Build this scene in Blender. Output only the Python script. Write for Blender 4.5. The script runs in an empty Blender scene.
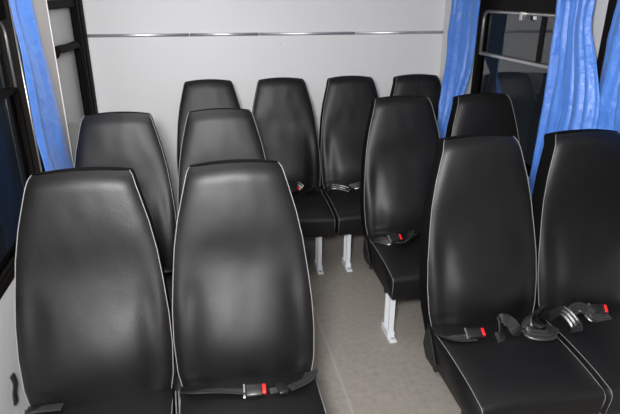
import bpy, bmesh, math, random
from mathutils import Vector, Matrix, noise
random.seed(4)
S = bpy.context.scene
COL = S.collection

# ------------------------------------------------------------------ camera, world, light, exposure
F, CAM = 537.5, Vector((-0.0315, -3.4661, 1.6351))
PITCH, YAW, ROLL = 0.379, 0.1943, 0.0035
fw = Vector((math.sin(YAW)*math.cos(PITCH), math.cos(YAW)*math.cos(PITCH), -math.sin(PITCH)))
rt = Vector((math.cos(YAW), -math.sin(YAW), 0)); up = rt.cross(fw)
r2 = rt*math.cos(ROLL)+up*math.sin(ROLL); u2 = up*math.cos(ROLL)-rt*math.sin(ROLL)
cd = bpy.data.cameras.new('camera'); cam = bpy.data.objects.new('camera', cd); COL.objects.link(cam)
cd.sensor_width = 36; cd.lens = F*36/620; cd.clip_start = 0.02
M4 = Matrix((r2, u2, -fw)).transposed().to_4x4(); M4.translation = CAM
cam.matrix_world = M4
S.camera = cam
w = bpy.data.worlds.new('night'); S.world = w; w.use_nodes = True
w.node_tree.nodes['Background'].inputs[0].default_value = (0.01, 0.012, 0.016, 1)
w.node_tree.nodes['Background'].inputs[1].default_value = 1.0
def area(name, loc, rot, sx, sy, power, col=(1, 1, 1)):
    d = bpy.data.lights.new(name, 'AREA'); d.shape = 'RECTANGLE'; d.size = sx; d.size_y = sy
    d.energy = power; d.color = col
    o = bpy.data.objects.new(name, d); o.location = loc; o.rotation_euler = rot; COL.objects.link(o); return o
area('ceiling_lamp', (-0.15, -1.15, 1.86), (0, 0, 0), 0.8, 1.5, 10, (1, .985, .97))
area('flash_lamp', (-0.16, -3.43, 1.76), (math.radians(72), 0, math.radians(-15)), 0.22, 0.16, 80, (1, .985, .98))
vs = S.view_settings
vs.view_transform = 'Standard'; vs.look = 'None'; vs.gamma = 1; vs.use_curve_mapping = False
vs.exposure = 0.0

# ------------------------------------------------------------------ materials
def mat(name, col, rough=.5, metal=0, spec=.5, bump=None, var=None, **kw):
    m = bpy.data.materials.new(name); m.use_nodes = True
    nt = m.node_tree; b = nt.nodes['Principled BSDF']
    b.inputs['Base Color'].default_value = (*col, 1); b.inputs['Roughness'].default_value = rough
    b.inputs['Metallic'].default_value = metal; b.inputs['Specular IOR Level'].default_value = spec
    for k, v in kw.items(): b.inputs[k.replace('_', ' ')].default_value = v
    tc = nt.nodes.new('ShaderNodeTexCoord')
    if var:                                   # colour variation (scale, amount)
        n = nt.nodes.new('ShaderNodeTexNoise'); n.inputs['Scale'].default_value = var[0]; n.inputs['Detail'].default_value = 5
        nt.links.new(tc.outputs['Object'], n.inputs['Vector'])
        mx = nt.nodes.new('ShaderNodeMix'); mx.data_type = 'RGBA'
        mx.inputs[6].default_value = (*[c*(1-var[1]) for c in col], 1); mx.inputs[7].default_value = (*[min(1, c*(1+var[1])) for c in col], 1)
        nt.links.new(n.outputs['Fac'], mx.inputs[0]); nt.links.new(mx.outputs[2], b.inputs['Base Color'])
    last = None
    for (sc, st, dist) in (bump or []):
        n = nt.nodes.new('ShaderNodeTexNoise'); n.inputs['Scale'].default_value = sc; n.inputs['Detail'].default_value = 3
        nt.links.new(tc.outputs['Object'], n.inputs['Vector'])
        bp = nt.nodes.new('ShaderNodeBump'); bp.inputs['Strength'].default_value = st; bp.inputs['Distance'].default_value = dist
        nt.links.new(n.outputs['Fac'], bp.inputs['Height'])
        if last: nt.links.new(last.outputs[0], bp.inputs['Normal'])
        last = bp
    if last: nt.links.new(last.outputs[0], b.inputs['Normal'])
    return m
LEATHER = mat('black_leatherette', (.004, .004, .0043), .48, spec=.40, bump=[(7, .07, .02), (240, .28, .0012)])
GUSSET = mat('black_matte_fabric', (.004, .004, .004), .9, spec=.06)
PIPING = mat('pale_piping', (.22, .21, .22), .45, spec=.3)
DARKM = mat('black_painted_metal', (.012, .012, .013), .45)
LEGM = mat('grey_painted_steel', (.70, .73, .77), .4)
BOLTM = mat('zinc_bolt', (.6, .6, .6), .3, metal=1)
WEB = mat('black_belt_webbing', (.018, .018, .019), .30, spec=.8, bump=[(400, .3, .001)])
PLAST = mat('black_plastic', (.010, .010, .010), .35)
RED = mat('red_plastic_button', (.75, .012, .014), .4)
STEEL = mat('chromed_steel', (.7, .7, .7), .2, metal=1)
WALL = mat('glossy_white_panel', (.71, .71, .725), .48, spec=.35, bump=[(2.2, .06, .05)])
SIDEW = mat('white_painted_panel', (.66, .66, .67), .4)
PILLAR = mat('grey_beige_panel', (.42, .40, .385), .5)
DOORM = mat('grey_door_panel', (.43, .43, .42), .45)
GUARD = mat('grey_green_partition', (.115, .125, .118), .45)
FRONTM = mat('dark_grey_bulkhead', (.03, .03, .032), .6)
CEIL = mat('white_ceiling_panel', (.75, .75, .75), .6)
RUBBER = mat('black_rubber', (.005, .0045, .004), .6, spec=.03)
ALU = mat('aluminium_frame', (.62, .61, .58), .38, metal=.85)
DALU = mat('dark_window_channel', (.008, .007, .006), .55, spec=.08)
STRIP = mat('aluminium_strip', (.72, .71, .74), .48, metal=.9)
CURT = mat('blue_satin_cloth', (.068, .205, .63), .43, spec=.5, bump=[(9, .5, .02), (24, .6, .012)], Sheen_Weight=.10)
def glass():
    m = bpy.data.materials.new('window_glass'); m.use_nodes = True
    b = m.node_tree.nodes['Principled BSDF']
    b.inputs['Base Color'].default_value = (.86, .92, .90, 1); b.inputs['Roughness'].default_value = 0
    b.inputs['Transmission Weight'].default_value = 1; b.inputs['IOR'].default_value = 1.52
    return m
GLASS = glass()
def floor_mat():
    m = mat('grey_beige_floor_vinyl', (.245, .226, .198), .55, bump=[(90, .35, .004)], var=(34, .28))
    nt = m.node_tree; b = nt.nodes['Principled BSDF']
    # two sheet seams running along the bus
    src = b.inputs['Base Color'].links[0].from_socket
    tc = nt.nodes.new('ShaderNodeTexCoord'); sp = nt.nodes.new('ShaderNodeSeparateXYZ'); nt.links.new(tc.outputs['Object'], sp.inputs[0])
    def math_(op, a, v):
        n = nt.nodes.new('ShaderNodeMath'); n.operation = op
        nt.links.new(a, n.inputs[0]); n.inputs[1].default_value = v; return n.outputs[0]
    d = math_('SUBTRACT', sp.outputs['X'], .49); a = math_('ABSOLUTE', d, 0); k = math_('LESS_THAN', a, .006)
    mx = nt.nodes.new('ShaderNodeMix'); mx.data_type = 'RGBA'; mx.inputs[7].default_value = (.31, .29, .255, 1)
    nt.links.new(src, mx.inputs[6]); nt.links.new(math_('MULTIPLY', k, .8), mx.inputs[0]); nt.links.new(mx.outputs[2], b.inputs['Base Color'])
    return m
FLOOR = floor_mat()

# ------------------------------------------------------------------ mesh helpers
def link(name, me, m, parent=None, smooth=False, loc=None):
    me.name = name
    o = bpy.data.objects.new(name, me); COL.objects.link(o)
    if m and not me.materials: me.materials.append(m)
    if parent: o.parent = parent
    if loc: o.location = loc
    if smooth:
        for p in me.polygons: p.use_smooth = True
    return o
def fin(name, bm, m, parent=None, smooth=False, loc=None):
    bmesh.ops.recalc_face_normals(bm, faces=bm.faces[:])
    me = bpy.data.meshes.new(name); bm.to_mesh(me); bm.free()
    return link(name, me, m, parent, smooth, loc)
def add_box(bm, x0, x1, y0, y1, z0, z1, bev=0):
    b2 = bmesh.new(); bmesh.ops.create_cube(b2, size=1)
    for v in b2.verts: v.co = Vector(((x0+x1)/2+v.co.x*(x1-x0), (y0+y1)/2+v.co.y*(y1-y0), (z0+z1)/2+v.co.z*(z1-z0)))
    if bev: bmesh.ops.bevel(b2, geom=b2.edges[:], offset=bev, segments=2, affect='EDGES', profile=.5)
    me = bpy.data.meshes.new('t'); b2.to_mesh(me); b2.free(); bm.from_mesh(me); bpy.data.meshes.remove(me)
def box(name, x0, x1, y0, y1, z0, z1, m, parent=None, bev=0):
    bm = bmesh.new(); add_box(bm, x0, x1, y0, y1, z0, z1, bev); return fin(name, bm, m, parent)
def add_tube(bm, pts, r, n=10, closed=False, cap=True):
    pts = [Vector(p) for p in pts]; rings = []; N = len(pts); prev = None
    for i, p in enumerate(pts):
        a = pts[(i-1) % N] if (closed or i > 0) else p; b = pts[(i+1) % N] if (closed or i < N-1) else p
        t = (b-a).normalized()
        if prev is None:
            ref = Vector((0, 0, 1)) if abs(t.z) < .9 else Vector((1, 0, 0)); nrm = t.cross(ref).normalized()
        else:
            nrm = (prev-t*prev.dot(t)).normalized()
        prev = nrm; bn = t.cross(nrm)
        rings.append([bm.verts.new(p+(nrm*math.cos(2*math.pi*k/n)+bn*math.sin(2*math.pi*k/n))*r) for k in range(n)])
    for i in range(N if closed else N-1):
        A, B = rings[i], rings[(i+1) % N]
        for k in range(n): bm.faces.new((A[k], A[(k+1) % n], B[(k+1) % n], B[k]))
    if cap and not closed: bm.faces.new(rings[0][::-1]); bm.faces.new(rings[-1])
def tube(name, pts, r, m, parent=None, n=10, closed=False):
    bm = bmesh.new(); add_tube(bm, pts, r, n, closed); return fin(name, bm, m, parent, True)
def spline(pts, k=6, closed=False):
    P = [Vector(p) for p in pts]; out = []; N = len(P)
    for i in range(N if closed else N-1):
        g = (lambda j: P[j % N]) if closed else (lambda j: P[max(0, min(N-1, j))])
        a, b, c, d = g(i-1), g(i), g(i+1), g(i+2)
        for s in range(k):
            t = s/k
            out.append(.5*((2*b)+(c-a)*t+(2*a-5*b+4*c-d)*t*t+(3*b-a-3*c+d)*t**3))
    if not closed: out.append(P[-1])
    return out
def add_ribbon(bm, pts, wid, th=.0025, upv=(0, 0, 1), twist=None):
    pts = spline(pts, 6); N = len(pts); rings = []
    for i, p in enumerate(pts):
        t = (pts[min(i+1, N-1)]-pts[max(i-1, 0)]).normalized()
        u = Vector(upv)
        if twist:
            a = twist[0]+(twist[1]-twist[0])*i/(N-1); u = Matrix.Rotation(a, 3, t) @ u
        sd = t.cross(u)
        if sd.length < 1e-3: sd = t.cross(Vector((1, 0, 0)))
        sd.normalize(); n = sd.cross(t)
        q = [p-sd*wid/2-n*th/2]+[p+sd*wid*c+n*th*h for c, h in ((-.5, .3), (-.40, 1.1), (-.24, 1.1), (-.17, .3), (-.10, 1.1), (.10, 1.1), (.17, .3), (.24, 1.1), (.40, 1.1), (.5, .3))]+[p+sd*wid/2-n*th/2]
        rings.append([bm.verts.new(v) for v in q])
    for A, B in zip(rings, rings[1:]):
        for k in range(12): bm.faces.new((A[k], A[(k+1) % 12], B[(k+1) % 12], B[k]))
    bm.faces.new(rings[0][::-1]); bm.faces.new(rings[-1])
def tag(o, label=None, cat=None, group=None, kind=None):
    for k, v in (('label', label), ('category', cat), ('group', group), ('kind', kind)):
        if v: o[k] = v
    return o
def empty(name, loc):
    o = bpy.data.objects.new(name, None); o.location = loc; COL.objects.link(o); o.empty_display_size = .1; return o
def struct(o): o['kind'] = 'structure'; return o
def lerp_tab(tab, z):
    if z <= tab[0][0]: return tab[0][1]
    for (a, va), (b, vb) in zip(tab, tab[1:]):
        if z <= b: return va+(vb-va)*(z-a)/(b-a)
    return tab[-1][1]

# ------------------------------------------------------------------ room shell
XL, XR, YR, YF, ZC = -.73, 1.69, .30, -4.4, 1.92
struct(box('floor', XL-.1, XR+.1, YF, YR+.06, -.06, 0, FLOOR))
struct(box('ceiling', XL-.1, XR+.1, YF, YR+.06, ZC, ZC+.05, CEIL))
struct(box('wall_rear', XL-.1, XR+.1, YR, YR+.06, 0, ZC, WALL))
struct(box('wall_front', XL-.1, XR+.1, YF-.06, YF, -.06, ZC+.05, FRONTM))
WZ0, WZ1 = .70, 1.64
def side_wall(name, x0, x1, opens, y0, y1, m):
    bm = bmesh.new(); y = y0
    for (a, b, z0, z1) in opens:
        add_box(bm, x0, x1, y, a, 0, ZC)
        if z0 > 0: add_box(bm, x0, x1, a, b, 0, z0)
        add_box(bm, x0, x1, a, b, z1, ZC)
        y = b
    add_box(bm, x0, x1, y, y1, 0, ZC)
    return struct(fin(name, bm, m))
side_wall('wall_left', XL-.06, XL, [(-3.9, -2.7, WZ0, WZ1), (-2.5, -.95, WZ0, WZ1), (-.60, .05, .0, 1.60)], YF, YR, SIDEW)
side_wall('wall_right', XR, XR+.06, [(-3.9, -2.75, WZ0, WZ1), (-2.6, -1.30, WZ0, WZ1), (-1.20, -.17, WZ0, WZ1)], YF, YR, SIDEW)
# beige pillar lining between window and door on the left
struct(box('trim_1', XL, XL+.006, -.95, -.60, .70, 1.75, PILLAR))
b = struct(tube('trim_2', [(XL+.004, -.60, .02), (XL+.004, -.60, 1.7)], .0055, SIDEW))
# aluminium strip across the rear wall, in three lengths with joints
def half_round(name, x0, x1, z, r):
    bm = bmesh.new(); n = 8; rings = []
    for x in (x0, x1):
        rings.append([bm.verts.new((x, YR-r*.55*math.sin(math.pi*k/n), z-r*math.cos(math.pi*k/n))) for k in range(n+1)])
    for k in range(n): bm.faces.new((rings[0][k], rings[0][k+1], rings[1][k+1], rings[1][k]))
    for q in rings: bm.faces.new(q)
    return fin(name, bm, STRIP, None, True)
for i, (a, c) in enumerate(((XL, -.10), (-.097, .355), (.358, 1.02), (1.023, XR))):
    struct(half_round('trim_%d' % (i+3), a, c, 1.378, .011))
# right rear white corner post
struct(box('trim_7', XR-.02, XR, .12, YR, 0, 1.75, SIDEW, bev=.006))

# ------------------------------------------------------------------ windows
def rrect(y0, y1, z0, z1, r, x, k=5):
    out = []
    for (cy, cz, a0) in ((y1-r, z1-r, 0), (y0+r, z1-r, 90), (y0+r, z0+r, 180), (y1-r, z0+r, 270)):
        for i in range(k+1):
            a = math.radians(a0+90*i/k); out.append((x, cy+r*math.cos(a), cz+r*math.sin(a)))
    return out
def window(n, x, s, y0, y1, mull, latch=None):
    root = struct(empty('window_%d' % n, (x, (y0+y1)/2, WZ0)))
    off = Vector((x, (y0+y1)/2, WZ0))
    def P(o): o.location = o.location-off; return o
    # dark channel lining the opening, aluminium sash inside it
    bm = bmesh.new(); t = .035
    xa, xb = (x, x+s*.06)
    lo, hi = min(xa, xb), max(xa, xb)
    add_box(bm, lo, hi, y0, y0+t, WZ0, WZ1); add_box(bm, lo, hi, y1-t, y1, WZ0, WZ1)
    add_box(bm, lo, hi, y0+t, y1-t, WZ0, WZ0+t); add_box(bm, lo, hi, y0+t, y1-t, WZ1-.095, WZ1)
    P(fin('window_frame', bm, DALU, root))
    for k, (a, c) in enumerate(mull):
        rs = .0095 if s > 0 else .0055
        rr = [q for q in rrect(a, c, WZ0+.04, WZ1-.105, .05, x+s*.012) if q[2] > 1.3]
        P(tube('vent_sash', [(x+s*.012, c, 1.28)]+rr+[(x+s*.012, a, 1.28)], rs, ALU, root, 8))
        rr = [q for q in rrect(a, c, WZ0+.04, WZ1-.105, .05, x+s*.012) if q[2] < 1.2]
        P(tube('sash_rubber', [(x+s*.012, a, 1.28)]+rr+[(x+s*.012, c, 1.28)], .010, RUBBER, root, 8))
        P(box('vent_bar', min(x+s*.004, x+s*.03), max(x+s*.004, x+s*.03), a, c, 1.277, 1.294, ALU if s > 0 else DALU, root, .003))
        m_ = (a+c)/2
        gx = x+s*.026
        P(box('lower_pane', gx-.002, gx+.002, a, c, WZ0+.02, 1.285, GLASS, root))
        gx = x+s*.034
        P(box('vent_pane', gx-.002, gx+.002, a, c, 1.285, WZ1-.09, GLASS, root))
        P(box('vent_stile', min(gx-.008, gx-.002), max(gx-.008, gx-.002)+.004, m_-.14, m_-.105, 1.297, WZ1-.11, DALU, root))
        if latch:
            P(box('latch', x-.014, x+.012, latch-.012, latch+.012, 1.500, 1.545, ALU, root, .003))
    return root
window(1, XR, 1, -1.20, -.17, [(-1.17, -.215)], latch=-.66)
window(2, XR, 1, -2.6, -1.30, [(-2.56, -1.34)])
window(3, XL, -1, -2.5, -.95, [(-2.46, -1.19)])
window(4, XL, -1, -3.9, -2.7, [(-3.86, -2.74)])
window(5, XR, 1, -3.9, -2.75, [(-3.86, -2.79)])
# dark mullion with bright lip at the rear end of the left window
r = struct(empty('trim_8', (XL, -1.13, WZ0)))
o = box('mullion_post', -.05, .012, -.05, .09, 0, WZ1-WZ0, DALU, r, .004)
o = tube('bright_lip', [(.014, -.035, .01), (.014, -.035, WZ1-WZ0-.01)], .0045, ALU, r)

# ------------------------------------------------------------------ rear door on the left
d = struct(empty('door_1', (XL, -.26, 0)))
def D(o): o.location = o.location-Vector((XL, -.26, 0)); return o
D(box('door_leaf', XL-.055, XL-.03, -.60, .05, 0, 1.60, DOORM, d))
D(tube('grab_rail', spline([(XL-.03, -.545, 1.335), (XL-.010, -.543, 1.345), (XL-.002, -.525, 1.362), (XL-.002, -.48, 1.366), (XL-.002, -.28, 1.358), (XL-.002, -.12, 1.358), (XL-.002, -.06, 1.345), (XL-.002, -.035, 1.30), (XL-.002, -.03, 1.1), (XL-.002, -.03, .75), (XL-.03, -.03, .72)], 6), .021, RUBBER, d))
D(box('header_seal', XL-.045, XL+.002, -.60, .05, 1.555, 1.60, RUBBER, d, .006))
bm = bmesh.new(); add_box(bm, XL-.03, XL+.012, .035, .10, 0, 1.7, .01); add_box(bm, XL-.005, XL+.016, .105, .215, 0, 1.7, .012)
D(fin('edge_seal', bm, RUBBER, d))
D(box('door_edge_strip', XL-.002, XL+.008, .222, .245, 0, 1.7, SIDEW, d))

# ------------------------------------------------------------------ seats
WT = [(.34, .188), (.40, .205), (.48, .2205), (.58, .2255), (.68, .2225), (.78, .2135), (.88, .202), (.97, .185), (1.05, .164), (1.10, .150), (1.113, .145), (1.12, .138)]
ZB, ZT, TILT = .345, 1.12, .25
Y0 = .32                                     # the seat's origin lies this far in front of the top edge of its backrest
BN = Vector((0, 1, -TILT)).normalized()
def gz(z, c, s): return math.exp(-((z-c)/s)**2)
def front(u, z, var=0):
    W = lerp_tab(WT, z); a = abs(u)
    c = 1-a**2.5
    f = c*(.046*gz(z, .55, .15)-.013*gz(z, .83, .10))
    win = 1/(1+math.exp((z-.72-.05*a)/.03))*1/(1+math.exp((.43-z)/.02))
    f += win*(.008*math.exp(-((a-.93)/.13)**2)-.009*math.exp(-((a-.74)/.15)**2))
    f += .0016*math.sin(z*150+5*a+3*var)*gz(z, .455, .035)*gz(a, .72, .22)*(1 if u < 0 else .5)
    f += .010*(1-a*a)*(1-.5*win) - .012*a**10
    k = max(0, (z-(ZT-.05))/.05); f -= .024*k**2.5
    k = max(0, (.44-z)/.10); f -= .03*k*k
    # soft random puckers of the cover
    f += .0018*noise.noise(Vector((u*3+var*7.3, z*9, var*3.1)))*(1-a**6)
    zz = z+.012*(1-u*u)*max(0, (z-.95)/(ZT-.95))
    y = -(ZT-z)*TILT+Y0-f-.03
    return Vector((u*W, y, zz))
def zrows(n=72):
    return [ZB+(ZT-ZB)*(i/n) for i in range(n+1)]
def seat_meshes(var):
    M = {}
    rows = zrows()+[]; nu = 36
    us = [math.sin(math.pi/2*(-1+2*i/nu))*.35+(-1+2*i/nu)*.65 for i in range(nu+1)]
    bm = bmesh.new()
    G = [[bm.verts.new(front(u, z, var)) for u in us] for z in rows]
    for A, B in zip(G, G[1:]):
        for k in range(nu): bm.faces.new((A[k], A[k+1], B[k+1], B[k]))
    me = bpy.data.meshes.new('backrest'); bmesh.ops.recalc_face_normals(bm, faces=bm.faces[:])
    bm.faces.ensure_lookup_table()
    if bm.faces[len(bm.faces)//2].normal.y > 0: bmesh.ops.reverse_faces(bm, faces=bm.faces[:])
    bm.to_mesh(me); bm.free(); M['backrest'] = me
    # shell: gusset round the sides and top, and the rear face
    bm = bmesh.new(); T = lambda z: .088+.02*max(0, (1-(z-ZB)/(ZT-ZB)))
    ws = [0, .25, .75, .93, 1.0]; inset = [0.001, .003, .002, -.004, -.016]
    def sh(u, z, w, ins):
        p = front(u, z, var); q = front(math.copysign(1, u), z, var)
        y = q.y*(abs(u)**4)+p.y*(1-abs(u)**4) if w < .2 else q.y
        W = abs(q.x)
        top = (z-ZB)/(ZT-ZB)
        v = Vector((u*(W+ins), y, p.z+(ins*1.0 if top > .985 else 0))) + BN*T(z)*w
        return v
    def skin(a, b):
        for k in range(len(a)-1): bm.faces.new((a[k], a[k+1], b[k+1], b[k]))
    side = {}
    for s in (-1, 1):
        cols = [[bm.verts.new(sh(s, z, w_, i_)) for z in rows] for w_, i_ in zip(ws, inset)]
        for a, b in zip(cols, cols[1:]): skin(a, b)
    uu = [-1+2*i/14 for i in range(15)]
    tops = [[bm.verts.new(sh(u if abs(u) > 1e-6 else 1e-6, ZT, w_, i_)) for u in uu] for w_, i_ in zip(ws, inset)]
    for a, b in zip(tops, tops[1:]): skin(a, b)
    backs = [[bm.verts.new(sh(u if abs(u) > 1e-6 else 1e-6, z, 1.0, -.016)+BN*.012*(1-u*u)*(1 if z < 1.1 else 0)) for u in uu] for z in rows]
    for a, b in zip(backs, backs[1:]): skin(a, b)
    f0 = [bm.verts.new(sh(u if abs(u) > 1e-6 else 1e-6, ZB, 0, .002)) for u in uu]; skin(f0, backs[0])
    bmesh.ops.remove_doubles(bm, verts=bm.verts[:], dist=.0006)
    bmesh.ops.recalc_face_normals(bm, faces=bm.faces[:])
    me = bpy.data.meshes.new('backrest_shell'); bm.to_mesh(me); bm.free(); M['shell'] = me
    for s, nm in ((-1, 'pl'), (1, 'pr')):
        bm = bmesh.new()
        pts = [front(s, z, var)+Vector((s*.0015, -.001, 0)) for z in rows[1:]]
        add_tube(bm, pts, .0015, 6)
        me = bpy.data.meshes.new('piping'); bm.to_mesh(me); bm.free(); M[nm] = me
    # cushion: side profile swept across, crowned
    prof = spline([(0, -.19, .432), (0, -.36, .434), (0, -.50, .424), (0, -.595, .408), (0, -.622, .397), (0, -.630, .370), (0, -.618, .292),
                   (0, -.585, .281), (0, -.40, .285), (0, -.21, .300), (0, -.165, .33), (0, -.165, .41)], 5, True)
    xs = [-1, -.985, -.9, -.7, -.45, -.2, 0, .2, .45, .7, .9, .985, 1]; HW = .217
    bm = bmesh.new(); rings = []
    for u in xs:
        ring = []
        for p in prof:
            topw = max(0, min(1, (p.z-.34)/.06)) * max(0, min(1, (p.y+.64)/.06))
            dz = topw*(.014*(1-abs(u)**3)-.006*abs(u)**12)
            dz += topw*.003*noise.noise(Vector((u*2.5+var, p.y*9, var*2)))
            ring.append(bm.verts.new((u*HW*(1 if p.z > .3 else .985), p.y+Y0, p.z+dz)))
        rings.append(ring)
    n = len(prof)
    for A, B in zip(rings, rings[1:]):
        for k in range(n): bm.faces.new((A[k], A[(k+1) % n], B[(k+1) % n], B[k]))
    bm.faces.new(rings[0]); bm.faces.new(rings[-1])
    bmesh.ops.recalc_face_normals(bm, faces=bm.faces[:])
    me = bpy.data.meshes.new('seat_cushion'); bm.to_mesh(me); bm.free(); M['cushion'] = me
    for s, nm in ((-1, 'cl'), (1, 'cr')):
        bm = bmesh.new()
        pts = spline([(s*.2175, -.24+Y0, .427), (s*.2175, -.36+Y0, .429), (s*.2175, -.50+Y0, .419), (s*.2175, -.595+Y0, .404), (s*.2175, -.622+Y0, .394), (s*.2175, -.631+Y0, .37), (s*.216, -.619+Y0, .296)], 5)
        add_tube(bm, pts, .0012, 6)
        me = bpy.data.meshes.new('piping'); bm.to_mesh(me); bm.free(); M[nm] = me
    return M
VARS = [seat_meshes(v) for v in range(3)]
def mk(name, fn, m, smooth=False):
    bm = bmesh.new(); fn(bm); bmesh.ops.recalc_face_normals(bm, faces=bm.faces[:])
    me = bpy.data.meshes.new(name); bm.to_mesh(me); bm.free(); me.materials.append(m)
    if smooth:
        for p in me.polygons: p.use_smooth = True
    return me
def _frame(bm):
    for y in (-.50, -.25): add_tube(bm, [(-.21, y+Y0, .268), (.21, y+Y0, .268)], .014, 8)
    for x in (-.17, .17): add_tube(bm, [(x, -.56+Y0, .272), (x, -.20+Y0, .272)], .012, 8)
ME_FRAME = mk('seat_frame', _frame, DARKM)
def _bracket(s):
    def f(bm):
        prof = [(-.29, .315), (-.265, .29), (-.20, .29), (-.165, .33), (-.175, .40), (-.20, .42), (-.225, .40), (-.265, .345)]
        a = [bm.verts.new((s*.2225, y+Y0, z)) for y, z in prof]; b = [bm.verts.new((s*.2265, y+Y0, z)) for y, z in prof]
        bm.faces.new(a); bm.faces.new(b[::-1])
        for k in range(len(a)): bm.faces.new((a[k], a[(k+1) % len(a)], b[(k+1) % len(a)], b[k]))
    return f
ME_BR = {s: mk('recliner_bracket', _bracket(s), DARKM) for s in (-1, 1)}
def _bolt(s):
    def f(bm): add_tube(bm, [(s*.220, -.245+Y0, .325), (s*.2292, -.245+Y0, .325)], .011, 8)
    return f
ME_BOLT = {s: mk('bolt', _bolt(s), DARKM) for s in (-1, 1)}
def _leg(bm):                                 # pressed channel, open towards -x
    add_box(bm, -.013, .013, -.532+Y0, -.518+Y0, .012, .285, .002)
    add_box(bm, .009, .013, -.518+Y0, -.502+Y0, .012, .285)
    add_box(bm, -.013, .013, -.462+Y0, -.450+Y0, .012, .285, .002)
    add_box(bm, -.010, .012, -.518+Y0, -.462+Y0, .258, .270)
ME_LEG = mk('leg', _leg, LEGM)
def _foot(bm):
    add_box(bm, -.018, .018, -.572+Y0, -.43+Y0, 0, .012, .002)
    add_box(bm, -.018, -.012, -.535+Y0, -.435+Y0, .010, .040, .002)
    add_box(bm, .012, .018, -.535+Y0, -.435+Y0, .010, .040, .002)
ME_FOOT = mk('foot', _foot, LEGM)
def _fb(bm): add_tube(bm, [(0, -.553+Y0, .011), (0, -.553+Y0, .019)], .009, 6)
ME_FB = mk('foot_bolt', _fb, BOLTM)

def put(me, m, parent, name=None, smooth=False, loc=None):
    return link(name or me.name.split('.')[0], me, m, parent, smooth, loc)
def belts(root, spec):
    """spec: dict with left / right webbing paths, buckle (x,y,z,yaw,pitch), tongue (x,y,z,yaw)"""
    for key in ('left', 'right', 'loose'):
        if key in spec:
            pts, wid, tw = spec[key]
            bm = bmesh.new(); add_ribbon(bm, [(x, y+Y0, z) for x, y, z in pts], wid, .003, (0, 0, 1), tw)
            b_ = fin('belt_webbing', bm, WEB, root)
    if 'buckle' in spec:
        x, y, z, yaw, pit = spec['buckle']
        R = Matrix.Translation((x, y+Y0, z)) @ Matrix.Rotation(yaw, 4, 'Z') @ Matrix.Rotation(pit, 4, 'X')
        bm = bmesh.new(); add_box(bm, -.030, .030, -.021, .021, -.011, .011, .006); bm.transform(R)
        k = fin('buckle', bm, PLAST, root, True)
        bm = bmesh.new(); add_box(bm, .024, .036, -.016, .016, -.0065, .0125, .003); bm.transform(R)
        rb = fin('release_button', bm, RED, k, True); rb['label'] = 'red release button'
        bm = bmesh.new(); add_box(bm, -.036, -.028, -.023, .023, -.004, .008, .002); bm.transform(R)
        fin('buckle_guide', bm, STEEL, k)
    if 'tongue' in spec:
        x, y, z, yaw = spec['tongue']
        R = Matrix.Translation((x, y+Y0, z)) @ Matrix.Rotation(yaw, 4, 'Z')
        bm = bmesh.new(); add_box(bm, -.018, .014, -.024, .024, -.007, .007, .004); bm.transform(R)
        t = fin('belt_tongue', bm, PLAST, root, True)
        bm = bmesh.new(); add_box(bm, -.042, -.016, -.012, .012, -.0015, .0015); bm.transform(R)
        fin('tongue_plate', bm, STEEL, t)
def seat(x, yt, label, var, legs, spec, sx=1.0, group='black bus seats with white piping'):
    root = empty('bus_seat', (x, yt-Y0, 0)); root.scale = (sx, 1, 1); tag(root, label, 'seat', group)
    M = VARS[var]
    b = put(M['backrest'], LEATHER, root, 'backrest', True)
    put(M['shell'], GUSSET, b, 'backrest_shell', True)
    for k in ('pl', 'pr'): put(M[k], PIPING, b, 'piping', True)['label'] = 'pale piping along the edge'
    c = put(M['cushion'], LEATHER, root, 'seat_cushion', True)
    for k in ('cl', 'cr'): put(M[k], PIPING, c, 'piping', True)['label'] = 'pale piping along the edge'
    put(ME_FRAME, None, root)
    for s in (-1, 1):
        br = put(ME_BR[s], None, root, 'recliner_bracket'); put(ME_BOLT[s], None, br, 'bolt')
    for lx in legs:
        l = put(ME_LEG, None, root, 'leg', loc=(lx, 0, 0)); l['label'] = 'grey painted steel leg'
        f = put(ME_FOOT, None, l, 'foot'); put(ME_FB, None, l, 'foot_bolt')
    belts(root, spec)
    return root
Z = .452
B_STD = dict(left=([(-.200, -.25, .43), (-.17, -.29, .452), (-.08, -.30, .455), (-.02, -.30, .458)], .046, (-.5, -.2)),
             right=([(.200, -.25, .43), (.18, -.285, .455), (.12, -.30, .456)], .046, (.5, .1)),
             buckle=(.015, -.30, .463, 0, .25), tongue=(.10, -.305, .460, .1))
B_2 = dict(left=([(-.200, -.235, .435), (-.165, -.262, .456), (-.10, -.270, .458), (-.01, -.292, .458)], .046, (-.6, -.35)),
           right=([(.202, -.240, .462), (.188, -.272, .464), (.160, -.290, .463), (.118, -.304, .460)], .050, (.45, .35)),
           buckle=(.012, -.298, .463, -.05, .5), tongue=(.100, -.304, .462, .15))
B_11 = dict(left=([(-.205, -.25, .42), (-.19, -.300, .448), (-.15, -.325, .456), (-.10, -.325, .456)], .046, (-.5, .2)),
            right=([(.20, -.25, .44), (.15, -.30, .468), (.06, -.345, .47), (.03, -.33, .505), (.01, -.30, .495), (-.005, -.345, .458), (-.03, -.35, .456)], .044, (.9, 2.6)),
            loose=([(.205, -.23, .46), (.19, -.27, .50), (.12, -.30, .495), (.10, -.345, .465), (.16, -.375, .462), (.20, -.34, .47)], .046, (1.2, .3)),
            buckle=(-.10, -.318, .464, -.1, .4), tongue=(.145, -.33, .482, .4))
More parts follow.
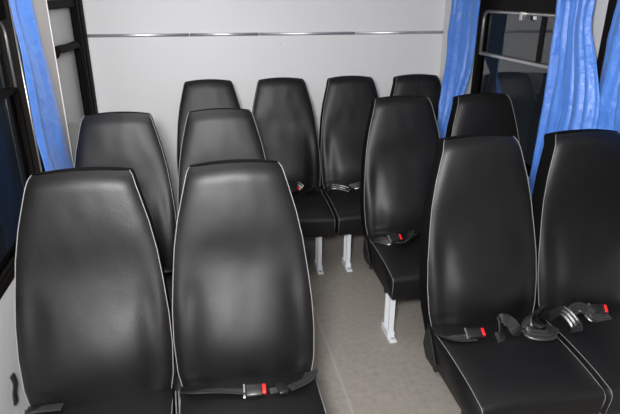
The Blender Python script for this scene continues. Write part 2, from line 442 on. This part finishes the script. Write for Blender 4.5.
B_12 = dict(left=([(-.20, -.235, .44), (-.185, -.285, .495), (-.165, -.34, .468), (-.18, -.37, .456)], .044, (1.0, .6)),
            right=([(-.15, -.27, .46), (-.10, -.26, .485), (-.07, -.275, .478), (-.05, -.30, .456), (.02, -.29, .454)], .044, (.9, .4)),
            buckle=(-.015, -.265, .470, -.2, .7))
B_9 = dict(left=([(-.205, -.25, .42), (-.185, -.30, .448), (-.15, -.34, .456), (-.125, -.335, .47), (-.10, -.32, .468)], .044, (.3, 1.0)),
           right=([(.2, -.25, .44), (.06, -.28, .46), (-.01, -.30, .478), (-.035, -.345, .475), (-.08, -.385, .462), (-.125, -.375, .456)], .044, (.9, .7)),
           buckle=(-.115, -.335, .466, .15, .6), tongue=(-.005, -.31, .475, .4))
B_6 = dict(left=([(-.16, -.25, .445), (-.08, -.28, .462), (0, -.27, .49), (.05, -.235, .492), (.09, -.25, .466)], .044, (.6, 1.1)),
           right=([(.205, -.25, .44), (.185, -.27, .468), (.14, -.29, .468), (.10, -.31, .458)], .046, (.9, .5)), buckle=(.03, -.28, .466, .2, .5))
B_7 = dict(left=([(-.204, -.25, .44), (-.18, -.275, .474), (-.12, -.29, .470), (-.07, -.315, .458)], .046, (.8, .5)),
           right=([(-.06, -.265, .456), (0, -.28, .472), (.05, -.27, .480), (.12, -.27, .462)], .046, (.7, .9)), tongue=(-.06, -.31, .462, .2))
YFL, YML, YMR, YFR = -1.7926, -.9319, -.7603, -1.619
XA, XW, RX = .050, -.418, .995
seat(XW, YFL, 'large black seat by the left wall in the near left pair', 0, (-.15, .15), dict(left=([(-.2, -.24, .43), (-.17, -.25, .455), (-.10, -.252, .458)], .046, (-.5, -.2))), 1.02)
seat(XA, YFL, 'large black aisle seat in the near left pair, belt buckle at its base', 1, (-.15, .15), B_2, 1.02)
seat(-.4245, YML, 'black seat beside the rear door behind the near left pair, window side', 2, (-.15, .15), B_STD)
seat(.0355, YML, 'black aisle seat in the second left pair, behind the near left aisle seat', 0, (-.15, .15), B_STD)
seat(RX, YMR, 'black aisle seat of the second right pair, its grey leg in view', 1, (-.174, .174), B_9, 1.02)
seat(RX+.4656, YMR, 'black window seat in the second right pair, between two blue curtains', 0, (-.15, .15), B_STD)
seat(RX, YFR, 'big black aisle seat in the near right pair, cushion and tangled belt in view', 2, (-.174, .174), B_11, 1.02)
seat(RX+.4656, YFR, 'big black window seat in the near right pair, cut by right photo edge', 1, (-.15, .15), B_12)
seat(0, 0, 'leftmost black seat of the rear row against the white wall', 1, (-.15, .15), B_STD)
seat(.46, 0, 'second black seat from the left in the rear row, in full view up the aisle', 2, (-.14, .150), B_6)
seat(.92, 0, 'third black seat from the left in the rear row, partly behind the aisle seat', 0, (-.125, .14), B_7)
seat(1.38, 0, 'rightmost black seat of the rear row, beside the blue curtain in the corner', 1, (-.15, .14), B_STD)

# ------------------------------------------------------------------ curtains and rods
def curtain(label, L, R, s, folds, amp, group, seed, nu=70, nv=60):
    """L, R: (x, y, z) points from the top down the two edges; s: which way the folds bulge"""
    Lp, Rp = spline(L, 20), spline(R, 20)
    def at(P, t):
        f = t*(len(P)-1); i = min(int(f), len(P)-2); return P[i].lerp(P[i+1], f-i)
    bm = bmesh.new(); G = []
    for j in range(nv+1):
        t = j/nv; row = []
        for i in range(nu+1):
            u = i/nu; uu = u+.025*math.sin(5*t+seed)*math.sin(math.pi*u)
            p = at(Lp, t).lerp(at(Rp, t), u)
            a = 2*math.pi*folds*uu+seed+.5*math.sin(3*t+seed*2)
            d = amp*(math.sin(a)+.35*math.sin(2.3*a+1.7+2*t))*(.75+.35*math.sin(2.2*t+seed+3*u))
            d += .006*noise.noise(Vector((u*6, t*9, seed)))+.010*noise.noise(Vector((u*2.5, t*4, seed+5)))
            p = p+Vector((s*d, .25*amp*math.cos(a), 0)); row.append(bm.verts.new(p))
        G.append(row)
    for A, B in zip(G, G[1:]):
        for k in range(nu): bm.faces.new((A[k], A[k+1], B[k+1], B[k]))
    o = fin('curtain', bm, CURT, None, True)
    md = o.modifiers.new('thick', 'SOLIDIFY'); md.thickness = .002
    tag(o, label, 'curtain', group); return o
cx = 1.625
curtain('blue satin curtain in the rear right corner, beside the white rear wall',
        [(cx, .085, 1.69), (cx-.005, .07, 1.48), (1.585, -.015, 1.25), (1.525, -.115, 1.06), (1.500, -.15, .91), (1.478, -.165, .745)],
        [(cx, -.29, 1.69), (cx, -.28, 1.48), (cx, -.272, 1.25), (1.60, -.25, 1.04), (1.555, -.245, .90), (1.512, -.235, .735)], -1, 3.5, .018, 'blue satin window curtains', 1.0)
cx = 1.598
curtain('wide blue satin curtain right of the dark window, above the near right seats',
        [(cx, -1.105, 1.69), (cx, -1.105, 1.5), (cx, -1.112, 1.1), (cx, -1.10, .85), (cx, -1.075, .63)],
        [(cx, -1.33, 1.69), (cx, -1.345, 1.5), (cx, -1.465, 1.2), (cx, -1.47, .85), (cx, -1.40, .63)], -1, 4.5, .020, 'blue satin window curtains', 2.3)
cx = 1.637
curtain('blue satin curtain at the right edge of the photo, above the near right window seat',
        [(cx, -1.41, 1.69), (cx, -1.40, 1.5), (cx+.005, -1.385, 1.25), (cx+.015, -1.375, 1.06)],
        [(cx, -1.74, 1.69), (cx, -1.76, 1.5), (cx+.005, -1.79, 1.25), (cx+.025, -1.80, 1.06)], -1, 3.5, .018, 'blue satin window curtains', 4.1)
curtain('pale lit blue satin curtain on the left wall, beside the grey pillar',
        [(-.675, -1.32, 1.69), (-.675, -1.315, 1.5), (-.665, -1.31, 1.1), (-.655, -1.31, .85), (-.65, -1.30, .66)],
        [(-.675, -1.04, 1.69), (-.675, -1.0, 1.5), (-.675, -.91, 1.1), (-.675, -.85, .85), (-.675, -.85, .66)], 1, 1.4, .009, 'blue satin window curtains', .4)
for x, lab in ((1.64, 'slim metal curtain rod along the right wall'), (-.69, 'slim metal curtain rod along the left wall')):
    y1 = .28 if x > 0 else -.70
    root = empty('curtain_rod', (x, (y1-4)/2, 1.70)); tag(root, lab, 'curtain rod')
    ln = (y1+4)/2
    tube('rod', [(0, -ln, 0), (0, ln, 0)], .008, ALU, root)
    sx = 1 if x > 0 else -1
    reach = (XR-x) if x > 0 else (x-XL)
    for y in (-ln+.05, 0, ln-.02): box('rod_bracket', min(0, sx*reach), max(0, sx*reach), y-.008, y+.008, -.008, .008, ALU, root)

# ------------------------------------------------------------------ small things
bm = bmesh.new(); add_tube(bm, [(.502, YR+.001, 1.318), (.502, YR-.004, 1.318)], .006, 8)
tag(fin('screw', bm, BOLTM), 'tiny screw head on the white rear wall under the metal strip', 'screw')
bm = bmesh.new(); add_box(bm, XL, -.36, -.565, -.545, 0, 1.01, .004)
g = fin('guard_panel', bm, GUARD); tag(g, 'low grey green step guard panel behind the second left window seat', 'panel')
bm = bmesh.new(); add_ribbon(bm, [(XL+.012, -1.86, .46), (XL+.018, -1.865, .43), (XL+.014, -1.875, .40), (XL+.012, -1.88, .36)], .03, .004, (1, 0, 0))
t = fin('wall_strap', bm, WEB); tag(t, 'short black strap on the white side wall at the bottom left corner', 'strap')
